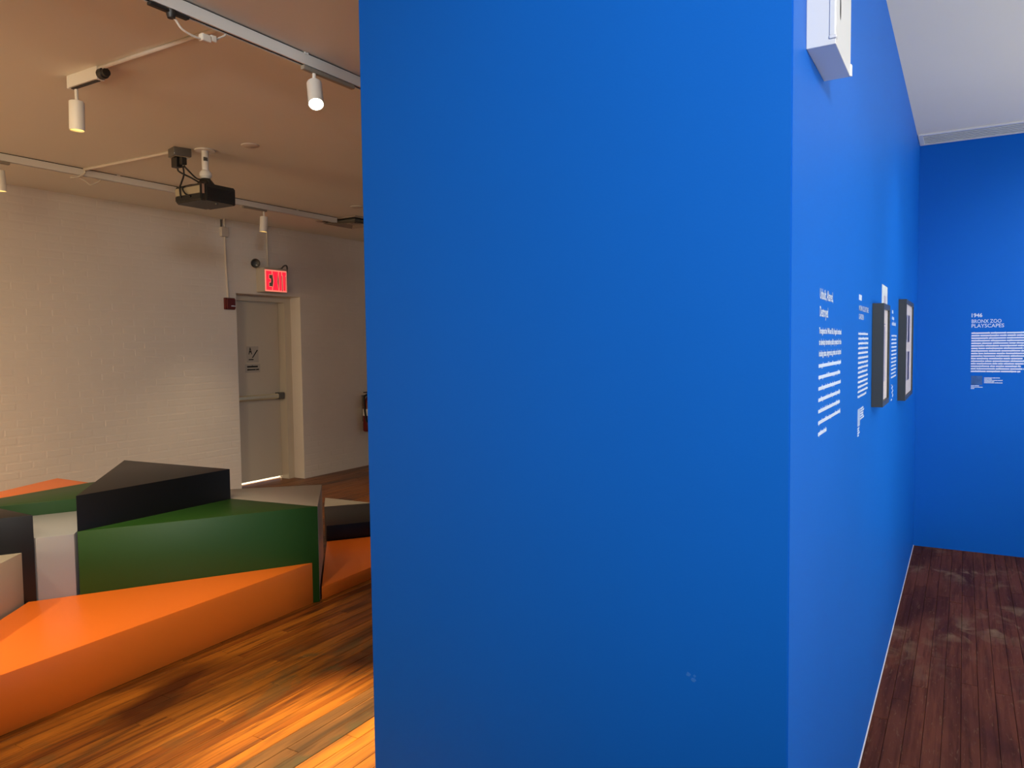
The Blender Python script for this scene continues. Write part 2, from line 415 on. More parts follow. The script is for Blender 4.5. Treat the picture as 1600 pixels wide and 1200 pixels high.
# signs on the door
EX, EY, EZ = V((1, 0, 0)), V((0, 1, 0)), V((0, 0, 1))
t = thing('stair_sign', 'small pale square sign with black letter A and stroke on the white exit door', 'sign', (DX + .002, 6.01, 1.5))
obj('plate', B(DX + .0005, DX + .003, 5.93, 6.10, 1.425, 1.612), SIGNP, t)
text('letter', 'A', BLK, t, V((DX + .003, 5.955, 1.522)), EY, EZ, EX, .078, .052, .04)
bm = quads(bmesh.new(), V((DX + .003, 0, 0)), EY, EZ, EX, [[(6.002, 1.478), (6.018, 1.478), (6.092, 1.566), (6.078, 1.572)]])
obj('stroke', bm, BLK, t)
obj('small_print', quads(bmesh.new(), V((DX + .003, 5.955, 0)), EY, EZ, EX, greek(.07, 1.452, .012, rng)), BLK, t)
t = thing('notice_sign', 'small wide notice with two lines of black print below the letter sign on the door', 'sign', (DX + .002, 6.01, 1.36))
obj('plate', B(DX + .0005, DX + .003, 5.905, 6.118, 1.308, 1.405), SIGNP, t)
obj('print_line', quads(bmesh.new(), V((DX + .003, 5.93, 0)), EY, EZ, EX, greek(.158, 1.366, .019, rng, (6, 9))), BLK, t)
obj('print_line', quads(bmesh.new(), V((DX + .003, 5.93, 0)), EY, EZ, EX, greek(.170, 1.333, .015, rng, (5, 8))), BLK, t)

# ------------------------------------------------------------------ exit sign with emergency lamps
XE = -6.712
t = thing('exit_sign', 'glowing red EXIT sign with emergency lamp heads above the white door', 'exit sign', (XB, 6.03, 2.23))
hb = obj('housing', B(XB, XE - .003, 5.862, 6.195, 2.222, 2.494, bev=.006), mat('beige_sign_housing', (.50, .45, .38), .5), t)
obj('rim', quads(bmesh.new(), V((XE - .003, 0, 0)), EY, EZ, EX, [(5.868, 6.182, 2.228, 2.470)], .001), EXITRIM, t)
obj('face_panel', quads(bmesh.new(), V((XE - .0015, 0, 0)), EY, EZ, EX, [(5.877, 6.173, 2.237, 2.461)], .001), EXITBG, t)
z0, z1 = 2.243, 2.455; h = z1 - z0
def glyph(rects):
    big = []
    for q in rects:
        p = [(q[0], q[2]), (q[1], q[2]), (q[1], q[3]), (q[0], q[3])] if not isinstance(q[0], tuple) else q
        cx = sum(c[0] for c in p) / 4; cz = sum(c[1] for c in p) / 4
        big.append([(c[0] + math.copysign(.0045, c[0] - cx), c[1] + math.copysign(.0045, c[1] - cz)) for c in p])
    return big
def letter(rects):
    o = obj('letter', quads(bmesh.new(), V((XE, 0, 0)), EY, EZ, EX, rects, .0015), EXITRED, t)
    e = obj('letter_edge', quads(bmesh.new(), V((XE, 0, 0)), EY, EZ, EX, glyph(rects), .0008), EXITRIM, o); e.matrix_parent_inverse.identity()
E1 = 5.962
letter([(5.881, 5.921, z0, z1), (5.921, E1, z1 - .037, z1), (5.921, E1 - .018, z0 + h / 2 - .017, z0 + h / 2 + .017), (5.921, E1, z0, z0 + .037)])
X0, X1 = 5.972, 6.058
letter([[(X0, z0), (X0 + .047, z0), (X1, z1), (X1 - .047, z1)], [(X0, z1), (X0 + .047, z1), (X1, z0), (X1 - .047, z0)]])
letter([(6.068, 6.103, z0, z1)])
letter([(6.113, 6.171, z1 - .037, z1), (6.124, 6.160, z0, z1 - .037)])
def lamp_head(c, aim, arm):
    lathe_bm = lathe(bmesh.new(), V(c) - V(aim).normalized() * .04, aim, [(.012, 0), (.038, .012), (.05, .035), (.05, .06), (.046, .066)], 20, True, False)
    hd = obj('lamp_head', lathe_bm, GREYP, t, True)
    obj('lamp_glass', lathe(bmesh.new(), V(c) - V(aim).normalized() * .04, aim, [(.046, .062), (.036, .072), (.018, .078), (.002, .08)], 20), CHROME, hd, True).matrix_parent_inverse = Matrix.Translation(t.location).inverted()
    obj('lamp_arm', tube(bmesh.new(), arm, .009), TRACKW, t, True)
lamp_head((XB + .10, 5.775, 2.532), (.7, -.55, -.25), [(XB + .08, 5.80, 2.515), (XB + .08, 5.85, 2.50), (XB + .08, 5.93, 2.492)])
obj('bare_arm', tube(bmesh.new(), [(XB + .09, 6.10, 2.492), (XB + .09, 6.15, 2.500), (XB + .08, 6.20, 2.535), (XB + .07, 6.245, 2.545), (XB + .06, 6.268, 2.520), (XB + .06, 6.258, 2.47), (XB + .06, 6.245, 2.44)], .009), GREYP, t, True)
o = obj('sign_conduit', tube(bmesh.new(), [(XB + .010, 6.025, CL), (XB + .010, 6.026, 2.8), (XB + .010, 6.031, 2.494)], .009), CONDP, None, True)
tag(o, 'thin white conduit running down the brick to the red exit sign', 'conduit')

# fire alarm and its conduit
t = thing('fire_alarm', 'dark red square fire alarm on white brick beside the door top', 'alarm', (XB, 5.48, 2.02))
obj('back_plate', B(XB, XB + .03, 5.415, 5.545, 2.012, 2.138, bev=.006), REDALARM, t)
obj('cover', B(XB + .03, XB + .05, 5.423, 5.537, 2.02, 2.13, bev=.01), REDALARM, t)
obj('print_line', quads(bmesh.new(), V((XB + .05, 5.475, 0)), EY, EZ, EX, greek(.055, 2.045, .010, rng, (4, 6))), VINYL, t)
t = thing('alarm_conduit', 'white conduit with junction box dropping from ceiling to the red fire alarm', 'conduit', (XB, 5.45, 2.138))
obj('upper_pipe', tube(bmesh.new(), [(XB + .012, 5.448, CL), (XB + .012, 5.448, 2.89)], .012, sm=False), CONDP, t, True)
obj('ceiling_strap', B(XB, XB + .012, 5.405, 5.420, 2.885, 2.97), GREYP, t)
obj('junction_box', B(XB, XB + .035, 5.395, 5.485, 2.79, 2.89, bev=.004), CONDP, t)
obj('lower_pipe', tube(bmesh.new(), [(XB + .012, 5.448, 2.79), (XB + .012, 5.452, 2.5), (XB + .012, 5.470, 2.138)], .011), CONDP, t, True)

# fire extinguisher, mostly behind the blue block
t = thing('fire_extinguisher', 'red fire extinguisher hanging on white brick beside the blue wall edge', 'fire extinguisher', (XB, 7.53, .47))
c = (XB + .11, 7.570)
obj('cylinder', lathe(bmesh.new(), (*c, .475), (0, 0, 1), [(.075, 0), (.082, .012), (.082, .36), (.07, .41), (.035, .44), (.028, .46)], 24), REDEX, t, True)
obj('label_band', lathe(bmesh.new(), (*c, .475), (0, 0, 1), [(.0832, .21), (.0832, .30)], 24, False, False), WMETAL, t, True)
obj('valve', lathe(bmesh.new(), (*c, .93), (0, 0, 1), [(.026, 0), (.026, .05), (.018, .055)], 16), BLK, t, True)
obj('lever', B(c[0] - .012, c[0] + .012, 7.475, 7.615, .985, 1.0, bev=.003), BLK, t)
obj('grip', B(c[0] - .012, c[0] + .012, 7.495, 7.595, .95, .963, bev=.003), BLK, t)
obj('hose', tube(bmesh.new(), [(c[0], 7.535, .96), (c[0], 7.480, .93), (c[0] + .01, 7.470, .8), (c[0] + .02, 7.480, .66), (c[0] + .03, 7.495, .60)], .012), RUBBER, t, True)
obj('bracket', B(XB, XB + .03, 7.550, 7.590, .6, .95), GREYP, t)

# ------------------------------------------------------------------ play blocks
def inset(pts, d=.002):
    a = sum(pts[i][0] * pts[(i + 1) % len(pts)][1] - pts[(i + 1) % len(pts)][0] * pts[i][1] for i in range(len(pts)))
    if a < 0: pts = pts[::-1]
    n = len(pts); out = []
    for i in range(n):
        p0, p1, p2 = V(pts[i - 1]), V(pts[i]), V(pts[(i + 1) % n])
        e1 = (p1 - p0).normalized(); e2 = (p2 - p1).normalized()
        n1 = V((-e1.y, e1.x)); n2 = V((-e2.y, e2.x)); s = n1 + n2
        out.append(p1 + s * (d / max(.35, s.dot(n1))))
    return [tuple(p) for p in out]
def block(pts, h, material, label, z0=.0006):
    o = obj('play_block', prism(bmesh.new(), inset(pts), z0, h, bev=.002), material, None, True)
    tag(o, label, 'block', 'coloured play blocks'); return o
LL = lambda x: (x, 3.340 + 1.5627 * (x + 3.464))       # the long joint behind the front wedge
MM = lambda x, d=0: (x, 3.386 - 1.07 * (x + 3.455) + d)  # the joint right of the pale grey block
block([LL(-3.464), LL(-4.275), (-3.385, .90)], .2555, ORANGE, 'largest orange wedge block at the front edge, below the green block')
block([LL(-3.441), LL(-4.147), (-4.137, 3.285)], .605, GREEN, 'dark green block standing directly behind the large front orange wedge')
block([(-4.142, 3.285), (LL(-4.147)[0] - .003, LL(-4.147)[1] + .003), (-5.178, 3.196)], .801, BLACK, 'tallest black triangular block, behind the dark green block')
block([LL(-4.250), LL(-4.153), (-4.680, 2.725), (-4.99, 2.135)], .593, GREY, 'narrow grey block with lit pale front, squeezed between two black blocks')
block([LL(-4.252), (-5.15, 2.118), LL(-4.83)], .719, BLACK, 'black block left of the narrow grey block, behind the low light grey wedge')
block([LL(-4.283), (-3.72, 1.31), (-4.90, 1.01)], .525, LGREY, 'light grey wedge block at the far left in front of a black block')
block([(-5.0, 2.14), (-4.685, 2.737), (-5.16, 3.163), (-5.25, 2.985), (-5.20, 2.13)], .668, GREEN, 'green block with olive top behind the narrow grey block')
block([(-6.06, 3.192), (-5.18, 3.20), (-5.255, 2.99), (-5.205, 2.2), (-5.60, 2.06)], .60, ORANGE, 'orange block at the back left, nearest the white brick wall')
block([MM(-3.455), (-4.137, 3.292), (-4.62, 3.34), MM(-3.975)], .602, LGREY, 'pale grey triangular block behind the dark green block, pointing at the door')
block([MM(-3.455, .012), MM(-4.245, .012), (-3.52, 5.22)], .083, ORANGE, 'low orange block on the floor right of the dark green block')
block([(-4.253, 4.250), (-3.74, 4.939), (-4.27, 5.37), (-4.784, 4.76)], .20, BLACK, 'low black block with brown sheen, behind the low orange block')
block([(-4.790, 4.768), (-4.53, 5.09), (-5.07, 5.06)], .20, LGREY, 'small pale grey triangular block behind the low black block')

# ------------------------------------------------------------------ track lighting
def track(y0, y1, xr, label, slots):
    t = thing('lighting_track', label, 'track', (xr - .018, y0, CL), 'lighting tracks')
    z0 = CL - .056; xl = xr - .036
    bm = bmesh.new(); sec = [(xl, CL - .006), (xl, z0), (xl + .009, z0), (xl + .009, z0 + .035), (xr - .009, z0 + .035), (xr - .009, z0), (xr, z0), (xr, CL - .006)]
    a = [bm.verts.new((x, y0, z)) for x, z in sec]; b_ = [bm.verts.new((x, y1, z)) for x, z in sec]
    for i in range(8): bm.faces.new((a[i], b_[i], b_[(i + 1) % 8], a[(i + 1) % 8]))
    bm.faces.new(a); bm.faces.new(b_[::-1]); bmesh.ops.recalc_face_normals(bm, faces=bm.faces[:])
    obj('rail', bm, TRACKW, t)
    obj('slot_liner', B(xl + .0095, xr - .0095, y0 + .002, y1 - .002, z0 + .004, z0 + .034), DARK, t)
    obj('gap_shade', B(xl + .006, xr - .006, y0 + .002, y1 - .002, CL - .006, CL), DARK, t)  # dark strip in place of the shade between rail and ceiling
    for s in slots: obj('clip', B(xr - .003, xr + .004, s - .012, s + .012, CL - .010, CL, bev=.001), TRACKW, t)
    return t
track(-1.0, 6.3, -2.674, 'white lighting track nearer the camera, carrying the glaring lamp', [2.62, .9, 4.4])
track(-1.0, 6.06, -5.790, 'white lighting track farther away, running above the projector to the vent', [3.62, 5.5])
def spot(x, y, ztop, tilt, label, lens, stem=.045, ln=.145, r=.036, adapter=(-.07, .07)):
    """tilt: direction the lamp points"""
    t = thing('track_lamp', label, 'lamp', (x, y, ztop), 'white cylinder track lamps')
    d = V(tilt).normalized()
    if adapter:
        obj('adapter', B(x - .012, x + .012, y + adapter[0], y + adapter[1], ztop - .020, ztop - .0005, bev=.003), GREYA, t)
    a = V((x, y, ztop - .018)); b_ = V((x, y, ztop - .02 - stem))
    obj('stem', tube(bmesh.new(), [a, b_ - V((0, 0, .015))], .0085, 10, False), TRACKW, t, True)
    base = b_ + V((0, 0, -.002))
    can = obj('can', lathe(bmesh.new(), base, d, [(.004, 0), (r - .004, 0), (r, .004), (r, ln), (r - .003, ln), (r - .004, ln - .012)], 28, True, False), TRACKW, t, True)
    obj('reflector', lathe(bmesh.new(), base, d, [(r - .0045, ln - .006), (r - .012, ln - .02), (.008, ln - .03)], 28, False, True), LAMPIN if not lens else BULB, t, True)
    ax, u, v = frame_of(d)
    kn = base + d * .012 - V((.0, 1, 0)).cross(d).normalized() * -r
    obj('knob', lathe(bmesh.new(), kn, (kn - base - d * .012), [(.007, 0), (.007, .008)], 10), GREYP, t, True)
    return t
ZT = CL - .056
spot(-2.692, 2.685, ZT, (.42, -.36, -.83), 'glaring lit track lamp on the near track, beside the blue wall edge', True, adapter=(-.075, .27))
spot(-5.808, 5.085, ZT, (-.06, -.03, -1), 'small track lamp on the far track above the exit sign', False, adapter=(-.25, .03))
spot(-5.808, 2.755, ZT, (.0, .05, -1), 'track lamp at the far left picture edge, on the far track', False)
# short track with its own lamp
t = thing('short_track', 'short white track piece with black end cap on the ceiling, holding one lamp', 'track', (-3.76, 2.21, CL), 'lighting tracks')
bm = bmesh.new(); z0 = CL - .060; y0_, y1_ = 2.192, 2.230
sec = [(y0_, CL), (y0_, z0), (y0_ + .009, z0), (y0_ + .009, z0 + .035), (y1_ - .009, z0 + .035), (y1_ - .009, z0), (y1_, z0), (y1_, CL)]
a = [bm.verts.new((-3.90, y, z)) for y, z in sec]; b_ = [bm.verts.new((-3.665, y, z)) for y, z in sec]
for i in range(8): bm.faces.new((a[i], b_[i], b_[(i + 1) % 8], a[(i + 1) % 8]))
bm.faces.new(a); bm.faces.new(b_[::-1]); bmesh.ops.recalc_face_normals(bm, faces=bm.faces[:])
obj('rail', bm, TRACKW, t)
obj('slot_liner', B(-3.895, -3.67, y0_ + .0095, y1_ - .0095, z0 - .004, z0 + .034), DARKP, t)
obj('end_cap', B(-3.665, -3.650, y0_ - .002, y1_ + .002, z0 - .004, CL, bev=.004), TRACKW, t)
obj('end_cap', B(-3.915, -3.90, y0_ - .002, y1_ + .002, z0 - .004, CL, bev=.004), TRACKW, t)
bm = lathe(bmesh.new(), (-3.650, 2.211, CL - .036), (1, 0, 0), [(.026, 0), (.026, .03), (.020, .034), (.020, .05)], 14)
obj('connector', bm, DARKP, t, True)
spot(-3.866, 2.211, z0 + .008, (-.03, -.01, -1), 'white cylinder lamp hanging from the short ceiling track', False, stem=.055, adapter=None)
# conduits on the ceiling
o = obj('ceiling_conduit', tube(bmesh.new(), [(-3.650, 2.205, CL - .010), (-2.712, 2.215, CL - .010)], .010, 10, False), CONDP, None, True)
tag(o, 'painted ceiling conduit running from the short track to the near track', 'conduit', 'ceiling conduits')
o = obj('ceiling_conduit', tube(bmesh.new(), [(-5.79, 3.345, CL - .010), (-4.775, 3.385, CL - .010)], .010, 10, False), CONDP, None, True)
tag(o, 'painted ceiling conduit running from the far track to the grey outlet box', 'conduit', 'ceiling conduits')
# hanging power cord of the near track
t = thing('power_cord', 'white power cord looping from a black feed on the near track to a chunky plug', 'cord', (-2.70, 1.95, 2.92))
XC = -2.692
obj('track_feed', lathe(bmesh.new(), (XC, 1.925, ZT - .0005), (0, 0, -1), [(.020, 0), (.018, .018), (.014, .030)], 14), DARKP, t, True)
obj('feed_bar', B(XC - .012, XC + .012, 1.83, 2.00, ZT - .013, ZT - .0005, bev=.003), DARKP, t)
obj('cord', tube(bmesh.new(), [(XC, 1.927, ZT - .024), (XC, 1.945, 2.893), (XC, 1.972, 2.868), (XC, 2.018, 2.858), (XC, 2.056, 2.858)], .0045), CABLEW, t, True)
obj('socket', B(XC - .014, XC + .014, 2.056, 2.100, 2.852, 2.882, bev=.005), CABLEW, t)
obj('plug', B(XC - .012, XC + .012, 2.101, 2.130, 2.862, 2.890, bev=.006), CABLEW, t)
obj('cord_tail', tube(bmesh.new(), [(XC, 2.128, 2.878), (XC, 2.150, 2.893), (XC, 2.170, 2.906), (XC, 2.180, 2.915)], .0045), CABLEW, t, True)
# cable ties dangling from the far track
XC = -5.800
o = obj('dangling_cable', tube(bmesh.new(), [(-5.78, 3.345, CL - .014), (-5.780, 3.342, 2.94), (-5.780, 3.30, 2.908), (XC, 3.25, 2.894), (XC, 3.30, 2.908), (XC, 3.36, 2.885), (XC, 3.40, 2.865), (XC, 3.46, 2.90), (XC, 3.475, 2.912)], .006), CABLEW, None, True)
tag(o, 'loose white cable looped round the far track near the left edge', 'cable')

# ------------------------------------------------------------------ projector
t = thing('outlet_box', 'grey ceiling outlet box with black plugs beside the projector mount', 'outlet box', (-4.68, 3.40, CL))
ob = bmesh.new(); prism(ob, [(-4.765, 3.345), (-4.655, 3.315), (-4.622, 3.428), (-4.732, 3.456)], CL - .058, CL, bev=.004)
obj('box', ob, GREYP, t, True)
obj('cover_plate', prism(bmesh.new(), [(-4.755, 3.352), (-4.66, 3.326), (-4.63, 3.42), (-4.727, 3.447)], CL - .064, CL - .058), CHROME, t)
obj('plug', B(-4.735, -4.675, 3.345, 3.395, CL - .13, CL - .064, bev=.005), DARKP, t)
obj('plug', B(-4.668, -4.635, 3.36, 3.40, CL - .115, CL - .064, bev=.005), DARKP, t)
obj('nameplate', quads(bmesh.new(), V((-4.765, 3.3445, 0)), V((.97, -.243, 0)), EZ, V((-.243, -.97, 0)), [(.09, .118, CL - .050, CL - .043)], .001), VINYL, t)
t = thing('projector', 'dark projector hanging from the ceiling on a white pole mount', 'projector', (-4.575, 3.5, 2.975))
x0, x1, y0, y1, z0, z1 = -4.742, -4.424, 3.362, 3.645, 2.602, 2.718
body = B(x0, x1, y0, y1, z0, z1)
bmesh.ops.bevel(body, geom=[e for e in body.edges if abs(e.verts[0].co.z - e.verts[1].co.z) > .05], offset=.022, segments=4, affect='EDGES')
bmesh.ops.bevel(body, geom=[e for e in body.edges if e.is_boundary or (len(e.link_faces) == 2 and e.calc_face_angle(0) > 1)], offset=.006, segments=2, affect='EDGES')
obj('body', body, DARKP, t, True)
obj('port_panel', B(x0 + .022, x1 - .035, y0 - .003, y0 + .001, 2.652, 2.702, bev=.001), mat('pale_port_panel', (.33, .29, .2), .5), t)
obj('connector_panel', B(x0 + .022, x1 - .030, y0 - .002, y0 + .001, 2.616, 2.648), BLK, t)
obj('side_grille', B(x1 - .001, x1 + .002, y0 + .03, y1 - .025, 2.622, 2.690), BLK, t)
bm = bmesh.new()
for k in range(7): box(bm, x1 + .001, x1 + .0035, y0 + .032, y1 - .027, 2.626 + k * .009, 2.629 + k * .009)
gr = obj('grille_slats', bm, DARKP, t); gr['kind'] = 'stuff'
obj('corner_strip', prism(bmesh.new(), [(x1 - .0135, y0 + .0015), (x1 - .003, y0 + .012), (x1 - .001, y0 + .010), (x1 - .0115, y0 - .0005)], 2.645, 2.710), COPPER, t)
obj('foot', lathe(bmesh.new(), (-4.47, 3.50, z0), (0, 0, -1), [(.010, 0), (.010, .008), (.006, .010)], 12), GREYP, t, True)
obj('mount_plate', B(-4.66, -4.49, 3.43, 3.57, z1 + .008, z1 + .014), CHROME, t)
for q in ((-4.65, 3.44), (-4.5, 3.44), (-4.65, 3.56), (-4.5, 3.56)):
    obj('standoff', lathe(bmesh.new(), (*q, z1 - .001), (0, 0, 1), [(.006, 0), (.006, .011)], 8), CHROME, t, True)
obj('swivel_cone', lathe(bmesh.new(), (-4.575, 3.5, z1 + .013), (0, 0, 1), [(.062, 0), (.06, .012), (.034, .045), (.03, .052)], 24), DARKP, t, True)
obj('ball_joint', lathe(bmesh.new(), (-4.575, 3.5, z1 + .064), (0, 0, 1), [(.03, 0), (.042, .018), (.040, .04), (.028, .056), (.022, .06)], 24), TRACKW, t, True)
obj('pole', lathe(bmesh.new(), (-4.575, 3.5, z1 + .12), (0, 0, 1), [(.023, 0), (.023, CL - .006 - z1 - .12)], 20), TRACKW, t, True)
obj('pole_label', B(-4.56, -4.5505, 3.474, 3.502, 2.90, 2.925), GREYP, t)
obj('ceiling_plate', lathe(bmesh.new(), (-4.575, 3.5, CL - .007), (0, 0, 1), [(.068, 0), (.068, .007)], 28), TRACKW, t, True)
for pts in ([(-4.655, 3.38, CL - .122), (-4.655, 3.385, 2.80), (-4.665, 3.372, 2.745), (-4.655, 3.350, 2.70), (-4.655, 3.356, 2.635)],
            [(-4.70, 3.37, CL - .137), (-4.69, 3.38, 2.82), (-4.62, 3.43, 2.775), (-4.56, 3.44, 2.735), (-4.61, 3.40, 2.725), (-4.62, 3.348, 2.70), (-4.59, 3.344, 2.655), (-4.55, 3.356, 2.635)],
            [(-4.645, 3.38, CL - .122), (-4.63, 3.40, 2.83), (-4.575, 3.43, 2.77), (-4.505, 3.44, 2.76), (-4.47, 3.45, 2.74), (-4.48, 3.46, 2.715)]):
    obj('cable', tube(bmesh.new(), pts, .006), RUBBER, t, True)

# ceiling vent, smoke cap and sprinkler covers
t = thing('ceiling_vent', 'square louvred ceiling vent at the end of the far lighting track', 'vent', (-5.83, 6.35, CL))
vx0, vx1, vy0, vy1 = -6.12, -5.54, 6.07, 6.64
bm = bmesh.new()
def ring(bm, d0, d1, z0, z1, zt):
    o = [(vx0 + d0, vy0 + d0), (vx1 - d0, vy0 + d0), (vx1 - d0, vy1 - d0), (vx0 + d0, vy1 - d0)]
    i_ = [(vx0 + d1, vy0 + d1), (vx1 - d1, vy0 + d1), (vx1 - d1, vy1 - d1), (vx0 + d1, vy1 - d1)]
    a = [bm.verts.new((*p, z0)) for p in o]; b_ = [bm.verts.new((*p, z1)) for p in i_]
    c = [bm.verts.new((*p, z0 + zt)) for p in o]; d = [bm.verts.new((*p, z1 + zt)) for p in i_]
    for k in range(4):
        j = (k + 1) % 4
        bm.faces.new((a[k], a[j], b_[j], b_[k])); bm.faces.new((c[k], d[k], d[j], c[j])); bm.faces.new((a[k], c[k], c[j], a[j])); bm.faces.new((b_[k], b_[j], d[j], d[k]))
    bmesh.ops.recalc_face_normals(bm, faces=bm.faces[:]); return bm
obj('vent_frame', ring(bmesh.new(), 0, .045, CL - .012, CL - .010, .008), VENTM, t)
for k, d in enumerate((.06, .115, .17)):
    obj('louvre', ring(bmesh.new(), d, d + .05, CL - .035, CL - .008, .003), VENTM, t)
obj('vent_centre', B(vx0 + .235, vx1 - .235, vy0 + .235, vy1 - .235, CL - .03, CL - .026), VENTM, t)
obj('duct_void', B(vx0 + .045, vx1 - .045, vy0 + .045, vy1 - .045, CL - .004, CL - .001), DARK, t)
for (x, y, r, lb) in ((-4.212, 3.587, .06, 'flat round sprinkler cover on the ceiling right of the projector'), (-5.193, 5.71, .06, 'flat round sprinkler cover on the ceiling near the vent by the blue wall')):
    o = obj('sprinkler_cover', lathe(bmesh.new(), (x, y, CL), (0, 0, -1), [(r, 0), (r, .004), (r - .012, .009), (.01, .010)], 28), CONDP, None, True)
    tag(o, lb, 'sprinkler cover', 'round ceiling covers')

# ------------------------------------------------------------------ right gallery
t = thing('linear_vent', 'long pale slotted vent along the ceiling edge above the back blue wall', 'vent', (1.5, 6.4, CR))
vy0, vy1 = 6.235, 6.560; vx0, vx1 = XS + .004, 3.6
obj('outer_lip', B(vx0, vx1, vy0, vy0 + .022, CR - .012, CR, bev=.002), WMETAL, t)
obj('wall_lip', B(vx0, vx1, vy1 - .022, vy1, CR - .012, CR, bev=.002), WMETAL, t)
obj('end_plate', B(vx0, vx0 + .03, vy0 + .022, vy1 - .022, CR - .011, CR), VENTG, t)
obj('slot_void', B(vx0 + .03, vx1 - .01, vy0 + .022, vy1 - .022, CR - .0015, CR), mat('grey_vent_void', (.03, .03, .03), .8), t)
n = 6
for k in range(n):
    y = vy0 + .036 + k * (vy1 - vy0 - .072) / (n - 1)
    obj('slat', B(vx0 + .03, vx1 - .01, y - .0095, y + .0095, CR - .009, CR - .003), VENTG, t)

t = thing('wall_box', 'white metal box mounted high on the side blue wall, cut by the top edge', 'box', (XS, 1.95, 2.253))
bx1, by0, by1, bz = -.254, 1.829, 2.076, 2.253
obj('casing', B(XS, bx1, by0, by1, bz, CR - .05, bev=.0015), WMETAL, t)
obj('cover_strip', B(bx1 - .013, bx1 - .002, by0 - .003, by0, bz + .020, CR - .06, bev=.001), WMETAL, t)
obj('corner_bead', lathe(bmesh.new(), (bx1 + .0005, by1 - .003, bz), (0, 0, 1), [(.004, 0), (.004, .026), (.0015, .03)], 10), WMETAL, t, True)
obj('end_clip', B(bx1 - .014, bx1 + .002, by0 - .004, by0 + .012, bz + .012, bz + .020, bev=.002), WMETAL, t)
bm = bmesh.new(); vs = [bm.verts.new((bx1 + .0006, 1.893 + .008 * math.cos(a), 2.352 + .026 * math.sin(a))) for a in [2 * PI * k / 20 for k in range(20)]]
bm.faces.new(vs); obj('finger_slot', bm, BLK, t)

def picture(y0, y1, z0, z1, depth, label, prints):
    t = thing('framed_picture', label, 'picture', (XS, (y0 + y1) / 2, z0), 'charcoal framed pictures')
    xf = XS + depth; fwid = .022
    bm = bmesh.new()
    o = [(y0, z0), (y1, z0), (y1, z1), (y0, z1)]; i_ = [(y0 + fwid, z0 + fwid), (y1 - fwid, z0 + fwid), (y1 - fwid, z1 - fwid), (y0 + fwid, z1 - fwid)]
    R = lambda x, P: [bm.verts.new((x, *p)) for p in P]
    a, b_, c, d = R(XS + .001, o), R(xf, o), R(xf, i_), R(XS + .001, i_)
    for k in range(4):
        j = (k + 1) % 4
        for p, q in ((a, b_), (b_, c), (c, d), (d, a)): bm.faces.new((p[k], p[j], q[j], q[k]))
    bmesh.ops.recalc_face_normals(bm, faces=bm.faces[:])
    obj('frame', bm, FRAMEB, t)
    obj('mat_board', B(XS + .002, xf - .008, y0 + fwid, y1 - fwid, z0 + fwid, z1 - fwid), MATB, t)
    for rs, mt in prints:
        for r in rs: obj('print', quads(bmesh.new(), V((xf - .008, 0, 0)), EY, EZ, EX, [r], .0006), mt, t)
    obj('glazing', B(xf - .005, xf - .003, y0 + fwid, y1 - fwid, z0 + fwid, z1 - fwid), GLASS, t)
    return t
picture(3.313, 3.605, 1.333, 1.745, .042, 'charcoal framed picture nearer the camera, with one tall pale drawing', [
    ([(3.365, 3.475, 1.43, 1.655)], INK2), ([(3.365, 3.475, 1.662, 1.666), (3.37, 3.44, 1.64, 1.645)], INK)])
picture(4.69, 5.36, 1.262, 1.823, .040, 'charcoal framed picture next to the corner, with violet grey panels', [
    ([(4.76, 5.06, 1.585, 1.742), (4.76, 5.06, 1.365, 1.53)], INK2), ([(4.98, 5.12, 1.585, 1.742), (4.98, 5.12, 1.365, 1.53), (4.78, 4.86, 1.60, 1.735), (4.78, 4.83, 1.40, 1.52)], INK)])
t = thing('wall_print', 'pale blue print on the blue wall, half hidden behind the nearer framed picture', 'print', (XS, 3.84, 1.5))
obj('sheet', B(XS, XS + .001, 3.705, 3.975, 1.50, 1.846), PRINTL, t)
obj('image', quads(bmesh.new(), V((XS + .001, 0, 0)), EY, EZ, EX, [(3.80, 3.90, 1.54, 1.80)], .0005), INK2, t)

# wall lettering
WO = V((XS, 0, 0)); ga = random.Random(5)
def wall_lines(name, parent, org, er, eu, en, y_first, y_last, n, width, xh, shorts=(), mt=VINYL):
    for k in range(n):
        y = y_first + (y_last - y_first) * k / max(1, n - 1)
        wd = width * (shorts[k] if k < len(shorts) else 1)
        obj(name, quads(bmesh.new(), org, er, eu, en, greek(wd, y, xh, ga)), mt, parent)
t = thing('wall_text', 'white lettering headed Unbuilt, Altered, Destroyed, nearest the wall corner', 'wall text', (XS, 2.24, 1.36), 'white wall texts')
text('heading', 'Unbuilt, Altered,', VINYL, t, WO + EY * 2.047 + EZ * 1.707, EY, EZ, EX, .026, .222, .03)
text('heading', 'Destroyed', VINYL, t, WO + EY * 2.047 + EZ * 1.662, EY, EZ, EX, .026, .135, .03)
body = ['Throughout the 1940s and 50s, Noguchi continued', 'to develop innovative public projects for the', 'including plazas, playgrounds, gardens, and sculptural']
for k, s in enumerate(body):
    text('paragraph_line', s, VINYL, t, WO + EY * 2.039 + EZ * (1.6185 - .0291 * k), EY, EZ, EX, .0150, .40, .055)
for k, f_ in zip(range(3, 10), (1, .96, 1, .97, .96, .99, .34)):
    obj('paragraph_line', quads(bmesh.new(), WO + EY * 2.039, EY, EZ, EX, greek(.40 * f_, 1.6185 - .0291 * k, .0088, ga)), VINYL, t)
t = thing('wall_text', 'white lettering headed MOMA Sculpture Garden, left of the nearer framed picture', 'wall text', (XS, 3.02, 1.26), 'white wall texts')
obj('year', quads(bmesh.new(), WO + EY * 2.872, EY, EZ, EX, [(k * .021, k * .021 + .0165, 1.7395, 1.759) for k in range(4)]), VINYL, t)
